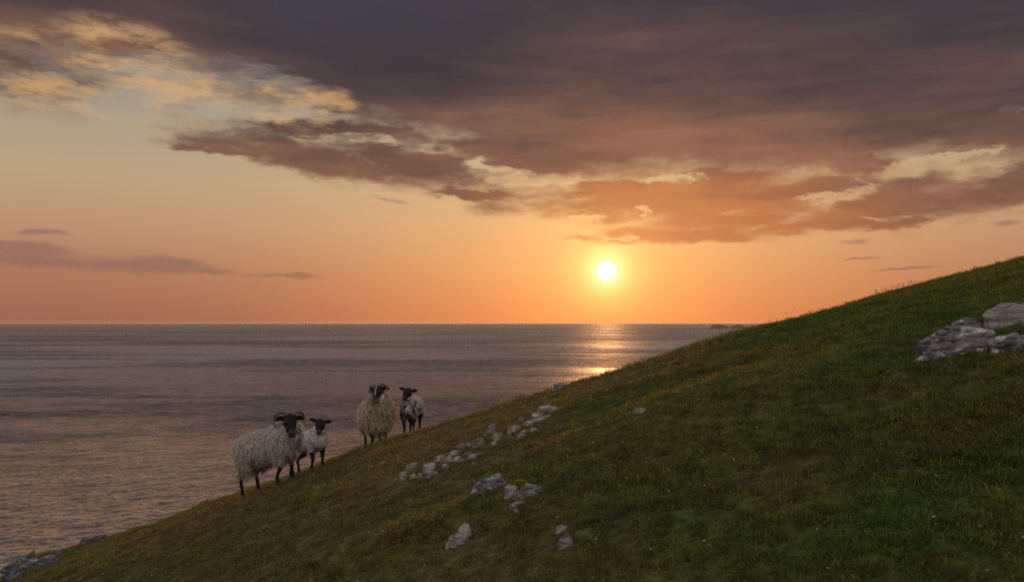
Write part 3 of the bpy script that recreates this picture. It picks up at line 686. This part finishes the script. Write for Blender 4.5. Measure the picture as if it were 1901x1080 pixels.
    bmesh.ops.recalc_face_normals(tot, faces=tot.faces)
    tm = bpy.data.meshes.new('t'); tot.to_mesh(tm); tot.free()
    to = bpy.data.objects.new('t', tm); COL.objects.link(to)
    r = to.modifiers.new('r', 'REMESH'); r.mode = 'VOXEL'; r.voxel_size = 0.0115; r.use_smooth_shade = True
    sm = to.modifiers.new('s', 'SMOOTH'); sm.factor = 0.5; sm.iterations = 3
    dg = bpy.context.evaluated_depsgraph_get(); body = bpy.data.meshes.new_from_object(to.evaluated_get(dg)); body.name = 'body'
    bpy.data.objects.remove(to); bpy.data.meshes.remove(tm)
    kd = kdtree.KDTree(len(kd_pts))
    for i, (co, c) in enumerate(kd_pts): kd.insert(co, i)
    kd.balance()
    body.materials.clear(); body.materials.append(HIDE)
    V = np.empty(len(body.vertices) * 3, np.float32); body.vertices.foreach_get('co', V); V = V.reshape(-1, 3)
    N = np.empty(len(body.vertices) * 3, np.float32); body.vertices.foreach_get('normal', N); N = N.reshape(-1, 3)
    lab = [kd_pts[kd.find(Vector(v))[1]][1] for v in V]
    hminv = hm.inverted()
    def regions(p, l):
        """colour and whether wool grows there"""
        if l in ('wool',): return wool, True
        if l == 'neck':
            q = (Vector(p) - H).length
            return (wool, True) if q > (0.10 if not lamb else 0.095) else (black, False)
        if l == 'face':
            q = hminv @ Vector(p)
            if stripe and q.x > -0.02 and -0.004 < q.y < 0.020 and q.z > -0.02 and q.x < 0.17: return (0.30, 0.27, 0.25), False
            if stripe and q.x > 0.165 and q.z < -0.02: return (0.22, 0.20, 0.19), False
            if q.x > 0.185: return (0.06, 0.05, 0.048), False
            return black, False
        top = (0.31 if l == 'hind' else 0.29) + (0.04 if lamb else 0.0) + gz(p[0], p[1])
        if p[2] > top: return wool, True
        if p[2] > top - 0.04 and vnoise(p[0] * 30, p[2] * 30, seed) > 0.2: return tuple(0.4 * w for w in wool), False
        # pale patches on the shins
        if mnoise.noise(Vector((p[0] * 25 + seed, p[1] * 25, p[2] * 14))) > 0.42: return (0.16, 0.14, 0.12), False
        return blackleg, False
    cols = np.ones((len(V), 4), np.float32); grows = np.zeros(len(V), bool)
    for i in range(len(V)):
        c, w_ = regions(V[i], lab[i])
        if marks and w_: c = marks(V[i], c)
        cols[i, :3] = c; grows[i] = w_
    point_attr(body, 'col', cols, 'FLOAT_COLOR')
    link('body', body, root)
    # fleece: locks of strands rooted on the skin, falling outward and down
    body.calc_loop_triangles()
    tri = np.array([t.vertices for t in body.loop_triangles]); tri = tri[grows[tri].all(1)]
    ar = np.linalg.norm(np.cross(V[tri[:, 1]] - V[tri[:, 0]], V[tri[:, 2]] - V[tri[:, 0]]), axis=1)
    nl = 3000 if not lamb else 3200; per = 18 if not lamb else 10; seg = 5 if not lamb else 3
    pick = g.choice(len(tri), nl, p=ar / ar.sum()); w3 = g.dirichlet((1, 1, 1), nl)
    unit = lambda q: q / (np.linalg.norm(q, axis=-1, keepdims=True) + 1e-9)
    p0 = (V[tri[pick]] * w3[:, :, None]).sum(1); n0 = unit((N[tri[pick]] * w3[:, :, None]).sum(1)); K0 = (cols[tri[pick], :3] * w3[:, :, None]).sum(1)
    down = np.array([0, 0, -1.0])
    Lk = (wool_len * g.uniform(0.65, 1.25, nl))[:, None]
    tang = down - n0 * (n0 @ down)[:, None]; tl = np.linalg.norm(tang, axis=1, keepdims=True)
    loose = g.normal(size=(nl, 3)) * (1, 1, 0)
    tang = np.where(tl > 0.15, tang / np.maximum(tl, 1e-6), loose) + 0.34 * g.normal(size=(nl, 3))
    if lamb: tang = tang + np.array([-0.8, 0, 0])
    d0 = unit(n0 * 0.55 + tang * 0.75)
    tip = p0 + d0 * Lk + down * Lk * (0.32 if not lamb else 0.05) - n0 * Lk * 0.10
    ck = K0 * g.uniform(0.88, 1.10, (nl, 1)) * (1 + 0.025 * g.normal(size=(nl, 3)))
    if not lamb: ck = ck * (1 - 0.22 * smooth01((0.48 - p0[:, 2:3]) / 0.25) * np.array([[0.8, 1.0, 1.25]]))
    side = unit(np.cross(n0, tang))
    # strands of a lock: roots spread, tips gather
    E_ = lambda q: q[:, None, :]
    sp = 1.0 if not lamb else 0.8
    off = (E_(side) * g.normal(size=(nl, per, 1)) * 0.020 + E_(tang) * g.normal(size=(nl, per, 1)) * 0.016) * sp
    r0 = E_(p0) + off - E_(n0) * 0.006; t0 = E_(tip) + off * 0.35 + 0.008 * g.normal(size=(nl, per, 3)) * (1 if not lamb else 0.5)
    c1 = r0 + E_(n0 * Lk * 0.42 + d0 * Lk * 0.2) + 0.006 * g.normal(size=(nl, per, 3))
    wd = 0.0020 * g.uniform(0.7, 1.4, (nl, per, 1)); ph = g.uniform(0, 6.28, (nl, 1, 1)) + g.normal(0, 0.5, (nl, per, 1))
    sd = E_(side) * np.cos(g.normal(size=(nl, per, 1)) * 0.9) + E_(n0) * 0.4 * g.normal(size=(nl, per, 1))
    flip = (np.cross(sd, t0 - r0) * E_(n0)).sum(-1, keepdims=True) < 0; sd = np.where(flip, -sd, sd)
    nn = unit(E_(n0) + 0.22 * E_(side) * g.normal(size=(nl, per, 1)) + 0.18 * E_(tang) * g.normal(size=(nl, per, 1)))
    vv, cc_, nv = [], [], []
    for q in range(seg + 1):
        t = q / seg
        pt = (1 - t) ** 2 * r0 + 2 * t * (1 - t) * c1 + t * t * t0 + E_(side) * (0.0 if lamb else 0.006) * np.sin(ph + 7 * t)
        ww = wd * (1 - 0.75 * t * t)
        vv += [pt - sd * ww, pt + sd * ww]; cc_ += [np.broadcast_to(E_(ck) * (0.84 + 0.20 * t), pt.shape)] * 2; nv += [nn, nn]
    m_ = 2 * (seg + 1)
    vs = np.stack(vv, 2).reshape(-1, 3); cs = np.stack(cc_, 2).reshape(-1, 3); ns = np.stack(nv, 2).reshape(-1, 3)
    b0 = (np.arange(nl * per) * m_)[:, None] + (2 * np.arange(seg))[None, :]
    fs = np.stack([b0, b0 + 1, b0 + 3, b0 + 2], -1).reshape(-1, 4)
    fm = mesh_from('fleece', np.array(vs), np.array(fs), WOOL)
    cc = np.ones((len(vs), 4), np.float32); cc[:, :3] = np.clip(np.array(cs), 0, 0.9); point_attr(fm, 'col', cc, 'FLOAT_COLOR')
    fm.normals_split_custom_set_from_vertices(np.array(ns, np.float32))       # strands shade like the coat they lie in
    link('fleece', fm, root)
    def solid(pname, fn, mat, colour):
        bm = bmesh.new(); fn(bm); bmesh.ops.recalc_face_normals(bm, faces=bm.faces)
        me = bpy.data.meshes.new(pname); bm.to_mesh(me); bm.free(); me.materials.append(mat)
        me.polygons.foreach_set('use_smooth', [True] * len(me.polygons))
        point_attr(me, 'col', np.tile(np.array((*colour, 1.0)), (len(me.vertices), 1)), 'FLOAT_COLOR')
        link(pname, me, root)
    for hx, hy, hz in hoofs:
        def hoof(bm, hx=hx, hy=hy, hz=hz):
            for s in (-1, 1):
                loft(bm, [((hx - 0.004, hy + s * 0.012, hz + 0.040), 0.013, 0.020), ((hx + 0.004, hy + s * 0.0125, hz + 0.020), 0.0135, 0.026), ((hx + 0.010, hy + s * 0.013, hz - 0.012), 0.014, 0.031)], 10, Vector((1, 0, 0)))
        solid('hoof', hoof, HORN, (0.012, 0.010, 0.010))
    for s in (-1, 1):
        def eye(bm, s=s):
            bmesh.ops.create_uvsphere(bm, u_segments=10, v_segments=8, radius=0.0135 * hs, matrix=Matrix.Translation(HT((0.038, s * 0.064, 0.030))))
        solid('eye', eye, EYE, (0.10, 0.065, 0.02))
    if horns:
        for s in (-1, 1):
            k_ = horns
            pts = [(x_ * k_, s * (0.030 + (y_ - 0.030) * k_), 0.070 + (z_ - 0.070) * k_, 0.9 * r_ * (1 + 0.06 * (-1) ** i_), 0.9 * r_ * (1 + 0.06 * (-1) ** i_)) for i_, (x_, y_, z_, r_) in enumerate(
                [(-0.030, 0.025, 0.062, 0.024), (-0.044, 0.060, 0.090, 0.023), (-0.060, 0.104, 0.094, 0.021), (-0.066, 0.144, 0.066, 0.019), (-0.080, 0.166, 0.036, 0.018), (-0.055, 0.178, -0.012, 0.015), (-0.015, 0.176, -0.040, 0.011), (0.022, 0.168, -0.038, 0.008), (0.040, 0.160, -0.018, 0.004)])]
            def horn(bm, pts=pts):
                loft(bm, rows(pts, 4), 10); bmesh.ops.transform(bm, matrix=hm @ Matrix.Scale(hs, 4), verts=bm.verts)
            solid('horn', horn, HORN, (0.17, 0.135, 0.10))
    return root

def spot(px, y):
    x = (px - CX) / FPX * y
    return (x, y, float(ground_z(x, y)))
def red_mark(p, c):
    k = smooth01((p[2] - 0.60) / 0.06) * smooth01((0.06 - p[0]) / 0.12)
    return tuple((1 - 0.7 * k) * a + 0.7 * k * b_ for a, b_ in zip(c, (0.50, 0.09, 0.10)))
def mottled(p, c):
    n = mnoise.noise(Vector((p[0] * 9, p[1] * 13 + 3, p[2] * 11))) + 0.6 * mnoise.noise(Vector((p[0] * 30, p[1] * 34, p[2] * 30)))
    if p[0] > 0.05:
        edge = abs(p[1]) / 0.13
        if 0.86 < edge + 0.30 * n < 1.06 and p[0] > 0.16: return (0.022, 0.019, 0.018)
        return c if n > -0.42 else (0.035, 0.030, 0.028)
    return c
FLOCK = 'blackface sheep and lambs standing on the brow'
a = make_sheep('ewe', 'horned black-faced ewe with long grey-white fleece, lowest of the flock on the slope', spot(500, 10.3), R(-16), 1.0, pitch=R(14), head_yaw=R(-50), head_pitch=R(-30), head_at=(0.33, -0.05, 0.87),
               stance=dict(fl=(0.26, 0.10), fr=(0.19, -0.11), hl=(-0.22, 0.10), hr=(-0.31, -0.11)), horns=0.90, seed=1)
b2 = make_sheep('lamb', 'white lamb with black head and red mark on back, beside the horned ewe', spot(572, 11.5), R(-40), 0.92, lamb=True, pitch=R(8), head_yaw=R(-40), head_pitch=R(-18), head_at=(0.36, -0.04, 0.80), head_roll=R(-8),
               wool=(0.82, 0.79, 0.76), wool_len=0.022, marks=red_mark, stance=dict(fl=(0.25, 0.085), fr=(0.22, -0.085), hl=(-0.36, 0.09), hr=(-0.26, -0.09)), seed=2)
c3 = make_sheep('ewe', 'shaggy cream ewe with white blaze on black face, standing by the mottled lamb', spot(698, 13.0), R(-70), 1.0, pitch=R(-2), head_yaw=R(-30), head_pitch=R(-26), head_at=(0.36, -0.03, 0.89), head_roll=R(10),
               wool=(0.76, 0.68, 0.54), wool_len=0.11, horns=0.62, seed=3, drop=0.07, fat=0.92, stripe=True, stance=dict(fl=(0.26, 0.11), fr=(0.24, -0.10), hl=(-0.26, 0.12), hr=(-0.28, -0.12)))
d4 = make_sheep('lamb', 'lamb with mottled black and white chest and dark head, highest of the flock', spot(764, 13.2), R(-94), 0.90, lamb=True, pitch=R(-2), head_yaw=R(-8), head_pitch=R(-14), head_at=(0.36, 0.0, 0.81), head_roll=R(-8),
               wool=(0.80, 0.75, 0.70), wool_len=0.024, marks=mottled, seed=4, stance=dict(fl=(0.25, 0.085), fr=(0.23, -0.085), hl=(-0.30, 0.09), hr=(-0.32, -0.09)))
for o_ in (a, b2, c3, d4): o_['group'] = FLOCK

# ------------------------------------------------------------------ turf: clumps of blades
def mat_blade():
    m, b, o = material('grass_blade')
    pos = b.node('ShaderNodeNewGeometry').outputs['Position']
    c, mid = grass_colour(b, pos)
    at = b.node('ShaderNodeAttribute'); at.attribute_name = 'col'
    r, gch, h = b.sep(at.outputs['Vector'])                       # r: random, g: deadness, b: height along blade
    dead = b.range(r, 0.90, 0.94)
    c = b.mix(b.math('MULTIPLY', dead, 0.6), c, (0.24, 0.19, 0.095, 1))
    c = b.mix(0.8, c, b.ramp(gch, [(0.0, (0.40, 0.45, 0.40)), (0.5, (0.95, 0.95, 0.95)), (0.85, (1.4, 1.35, 1.25)), (1.0, (2.3, 2.1, 1.9))]), 'MULTIPLY')
    bs = b.node('ShaderNodeBsdfPrincipled'); b.put(bs.inputs['Base Color'], c); bs.inputs['Roughness'].default_value = 0.55
    bs.inputs['Specular IOR Level'].default_value = 0.25
    t = b.node('ShaderNodeBsdfTranslucent'); b.put(t.inputs[0], b.mix(1.0, c, (1.25, 1.15, 0.6, 1), 'MULTIPLY'))
    mx = b.node('ShaderNodeMixShader'); mx.inputs[0].default_value = 0.50
    b.t.links.new(bs.outputs[0], mx.inputs[1]); b.t.links.new(t.outputs[0], mx.inputs[2]); b.t.links.new(mx.outputs[0], o.inputs[0])
    return m
BLADE = mat_blade()
def clump_mesh(seed, n=60, rad=0.085, hmin=0.014, hmax=0.042, wide=0.0018, lean=1.0):
    g = np.random.default_rng(seed); vs, fs, cs = [], [], []
    for i in range(n):
        a = g.uniform(0, 2 * math.pi); r = rad * math.sqrt(g.uniform()); x, y = r * math.cos(a), r * math.sin(a)
        h = g.uniform(hmin, hmax) * (1.15 - 0.5 * r / rad); w = wide * g.uniform(0.7, 1.5)
        az = g.uniform(0, 2 * math.pi); ln = h * lean * g.uniform(0.2, 1.5); dx, dy = math.cos(az), math.sin(az)
        px_, py_ = -dy, dx; rr, dd = g.uniform(), g.uniform(); b0 = len(vs)
        for t, ww in ((0, 1.0), (0.5, 0.8), (1.0, 0.0)):
            cx_, cy_, cz_ = x + dx * ln * t * t, y + dy * ln * t * t, h * (t - 0.18 * t * t) - 0.006
            if ww > 0:
                vs += [(cx_ - px_ * w * ww, cy_ - py_ * w * ww, cz_), (cx_ + px_ * w * ww, cy_ + py_ * w * ww, cz_)]; cs += [(rr, dd, t, 1)] * 2
            else: vs.append((cx_, cy_, cz_)); cs.append((rr, dd, t, 1))
        fs += [(b0, b0 + 1, b0 + 3), (b0, b0 + 3, b0 + 2), (b0 + 2, b0 + 3, b0 + 4)]
    me = mesh_from('grass_clump', np.array(vs), np.array(fs), BLADE); point_attr(me, 'col', cs, 'FLOAT_COLOR')
    return me
def scatter(name, label, pts, rots, scl, idx, meshes, cat):
    """one object; its nodes put a clump on every point"""
    src = bpy.data.collections.new(name + '_sources')
    for m in meshes: src.objects.link(bpy.data.objects.new(m.name, m))
    me = bpy.data.meshes.new(name); me.vertices.add(len(pts)); me.vertices.foreach_set('co', np.asarray(pts, np.float32).ravel())
    point_attr(me, 'rot', rots, 'FLOAT_VECTOR'); point_attr(me, 'scl', scl, 'FLOAT_VECTOR'); point_attr(me, 'idx', idx, 'INT')
    o = link(name, me, kind='stuff', label=label, category=cat)
    ng = bpy.data.node_groups.new(name, 'GeometryNodeTree')
    ng.interface.new_socket('Geometry', in_out='INPUT', socket_type='NodeSocketGeometry'); ng.interface.new_socket('Geometry', in_out='OUTPUT', socket_type='NodeSocketGeometry')
    N, L = ng.nodes, ng.links
    gi, go = N.new('NodeGroupInput'), N.new('NodeGroupOutput'); ip = N.new('GeometryNodeInstanceOnPoints'); ci = N.new('GeometryNodeCollectionInfo')
    ci.inputs['Collection'].default_value = src; ci.inputs['Separate Children'].default_value = True; ci.inputs['Reset Children'].default_value = True
    def attr(nm, ty):
        n = N.new('GeometryNodeInputNamedAttribute'); n.data_type = ty; n.inputs['Name'].default_value = nm; return n.outputs['Attribute']
    L.new(gi.outputs[0], ip.inputs['Points']); L.new(ci.outputs[0], ip.inputs['Instance']); ip.inputs['Pick Instance'].default_value = True
    L.new(attr('idx', 'INT'), ip.inputs['Instance Index']); L.new(attr('rot', 'FLOAT_VECTOR'), ip.inputs['Rotation']); L.new(attr('scl', 'FLOAT_VECTOR'), ip.inputs['Scale'])
    L.new(ip.outputs[0], go.inputs[0])
    md = o.modifiers.new('scatter', 'NODES'); md.node_group = ng
    return o
def build_grass():
    g = np.random.default_rng(77)
    # even cover, thinning with distance, only on the side of the hill in view and a margin around it
    N0 = 420000
    yy = np.exp(g.uniform(math.log(1.7), math.log(31), N0)); uu = g.uniform(-0.85, 0.85, N0); xx = uu * yy
    # density falls from 190 clumps per square metre close up to about 60 far away
    want = np.interp(yy, [1.7, 4, 8, 14, 31], [420, 340, 220, 125, 60]); have = N0 / (math.log(31 / 1.7) * 1.7) / yy ** 2
    keep = g.uniform(size=N0) < np.minimum(want / have, 1)
    keep &= yy < crest_dist(xx) * 1.3
    xx, yy = xx[keep], yy[keep]
    patch = fbm(xx * 0.5, yy * 0.7, 3, 61); tus = fbm(xx * 1.5, (yy - 0.15 * xx) * 2.4, 3, 71)
    zz = ground_z(xx, yy)
    e = 0.05
    nx = -(ground_z(xx + e, yy) - ground_z(xx - e, yy)) / (2 * e); ny = -(ground_z(xx, yy + e) - ground_z(xx, yy - e)) / (2 * e)
    lush = smooth01((xx - 0.20 * yy + 2.0) / 5.0)
    s = (0.72 + 0.35 * lush + 0.30 * patch + 0.45 * np.maximum(tus, 0)) * g.uniform(0.7, 1.25, len(xx))
    wide = np.interp(yy, [3, 8, 20], [1.0, 1.25, 1.9])
    scl = np.stack([s * wide, s * wide, s * np.interp(yy, [3, 20], [0.88, 0.90])], 1)
    rot = np.stack([-ny * -1.0 * 0.6 + g.normal(0, 0.12, len(xx)), nx * 0.6 + g.normal(0, 0.12, len(xx)), g.uniform(0, 6.28, len(xx))], 1)
    idx = g.integers(0, 5, len(xx)); idx = np.where((tus > 0.18) & (g.uniform(size=len(xx)) < 0.25), 5 + g.integers(0, 2, len(xx)), idx)
    meshes = [clump_mesh(900 + i) for i in range(5)] + [clump_mesh(950 + i, 48, 0.07, 0.024, 0.052, 0.0019, 1.2) for i in range(2)]
    print('grass clumps', len(xx))
    scatter('grass', 'short grazed turf of green and straw-coloured grass covering the hillside', np.stack([xx, yy, zz - 0.004], 1), rot, scl, idx, meshes, 'grass')
build_grass()

# dry seed stalks that stand against the sky on the brow
def build_stalks():
    g = np.random.default_rng(5); vs, fs, cs = [], [], []
    def stalk(x, y, h):
        z = float(ground_z(x, y)); a = g.uniform(0, 6.28); ln = h * g.uniform(0.05, 0.35); w = 0.0022
        px_, py_ = 1.0, 0.0; b0 = len(vs); rr = 0.95
        for t, ww in ((0, 1), (0.4, 0.9), (0.75, 0.8), (0.80, 2.2), (0.9, 2.6), (1.0, 0.4)):
            cx_, cy_, cz_ = x + math.cos(a) * ln * t * t, y + math.sin(a) * ln * t * t, z + h * t
            vs.extend([(cx_ - w * ww, cy_, cz_), (cx_ + w * ww, cy_ + 0.002, cz_)]); cs.extend([(rr, 0.4, t, 1)] * 2)
        for q in range(5): fs.append((b0 + 2 * q, b0 + 2 * q + 1, b0 + 2 * q + 3, b0 + 2 * q + 2))
    def bunch(px0, px1, n, h0, h1):
        for i in range(n):
            u = (g.uniform(px0, px1) - CX) / FPX; y = 13.0
            for _ in range(6): y = float(crest_dist(u * y))
            y *= g.uniform(0.90, 1.03); stalk(u * y, y, g.uniform(h0, h1))
    bunch(1625, 1700, 90, 0.08, 0.24); bunch(1700, 1790, 60, 0.06, 0.18); bunch(1790, 1901, 60, 0.05, 0.16); bunch(1290, 1620, 90, 0.05, 0.13); bunch(700, 1290, 130, 0.04, 0.09); bunch(1330, 1345, 4, 0.20, 0.28); bunch(1464, 1470, 2, 0.2, 0.26)
    for i in range(150):
        y = g.uniform(3, 12); x = g.uniform(-0.6, 0.7) * y; stalk(x, y, g.uniform(0.03, 0.07))
    me = mesh_from('seed_stalks', np.array(vs), np.array(fs), BLADE); point_attr(me, 'col', cs, 'FLOAT_COLOR')
    link('seed_stalks', me, kind='stuff', label='thin dry seed stalks standing up from the turf along the brow', category='stalks')
build_stalks()

# pale flecks: bits of wool, chips and droppings lying in the turf
def build_flecks():
    g = np.random.default_rng(15); vs, fs, mi = [], [], []
    for i in range(300):
        y = math.exp(g.uniform(math.log(2.6), math.log(13))); x = g.uniform(-0.62, 0.66) * y
        z = float(ground_z(x, y)) + 0.016; r = g.uniform(0.003, 0.010); b0 = len(vs)
        dark = g.uniform() < 0.35
        if dark: r *= 1.6
        for k in range(6):
            a = k * math.pi / 3; q = r * g.uniform(0.5, 1.2); vs.append((x + q * math.cos(a), y + q * math.sin(a), z + g.uniform(-0.003, 0.003)))
        vs.append((x, y, z + r * 0.8)); vs.append((x, y, z - r))
        for k in range(6): fs += [(b0 + k, b0 + (k + 1) % 6, b0 + 6), (b0 + (k + 1) % 6, b0 + k, b0 + 7)]; mi += [int(dark)] * 2
    me = mesh_from('turf_litter', np.array(vs), np.array(fs), None, smooth=False)
    for nm, c in (('pale_litter', (0.42, 0.40, 0.36, 1)), ('sheep_droppings', (0.02, 0.017, 0.014, 1))):
        m, b, o = material(nm); bs = b.node('ShaderNodeBsdfPrincipled'); bs.inputs['Roughness'].default_value = 0.9
        n = b.noise(b.node('ShaderNodeNewGeometry').outputs['Position'], 60.0, 2.0, 0.5, dim='3D')
        b.put(bs.inputs['Base Color'], b.mix(n, c, tuple(0.6 * q for q in c[:3]) + (1,))); b.t.links.new(bs.outputs[0], o.inputs[0]); me.materials.append(m)
    me.polygons.foreach_set('material_index', mi)
    link('turf_litter', me, kind='stuff', label='pale chips, wool wisps and dark droppings scattered in the turf', category='litter')
build_flecks()

# ------------------------------------------------------------------ sea air
def build_haze():
    m, b, o = material('sea_haze')
    v = b.node('ShaderNodeVolumePrincipled')
    v.inputs['Color'].default_value = (0.92, 0.90, 0.88, 1); v.inputs['Density'].default_value = 0.65e-5; v.inputs['Anisotropy'].default_value = 0.5
    b.t.links.new(v.outputs[0], o.inputs['Volume'])
    s, z0, z1 = 62000.0, SEA_Z - 11.0, 16.0
    V = [(-s, -s, z0), (s, -s, z0), (s, s, z0), (-s, s, z0), (-s, -s, z1), (s, -s, z1), (s, s, z1), (-s, s, z1)]
    F = [(3, 2, 1, 0), (4, 5, 6, 7), (0, 1, 5, 4), (1, 2, 6, 5), (2, 3, 7, 6), (3, 0, 4, 7)]
    link('haze', mesh_from('haze', np.array(V), np.array(F), m, smooth=False), kind='stuff', label='thin warm sea haze over the water and hillside', category='haze')
build_haze()
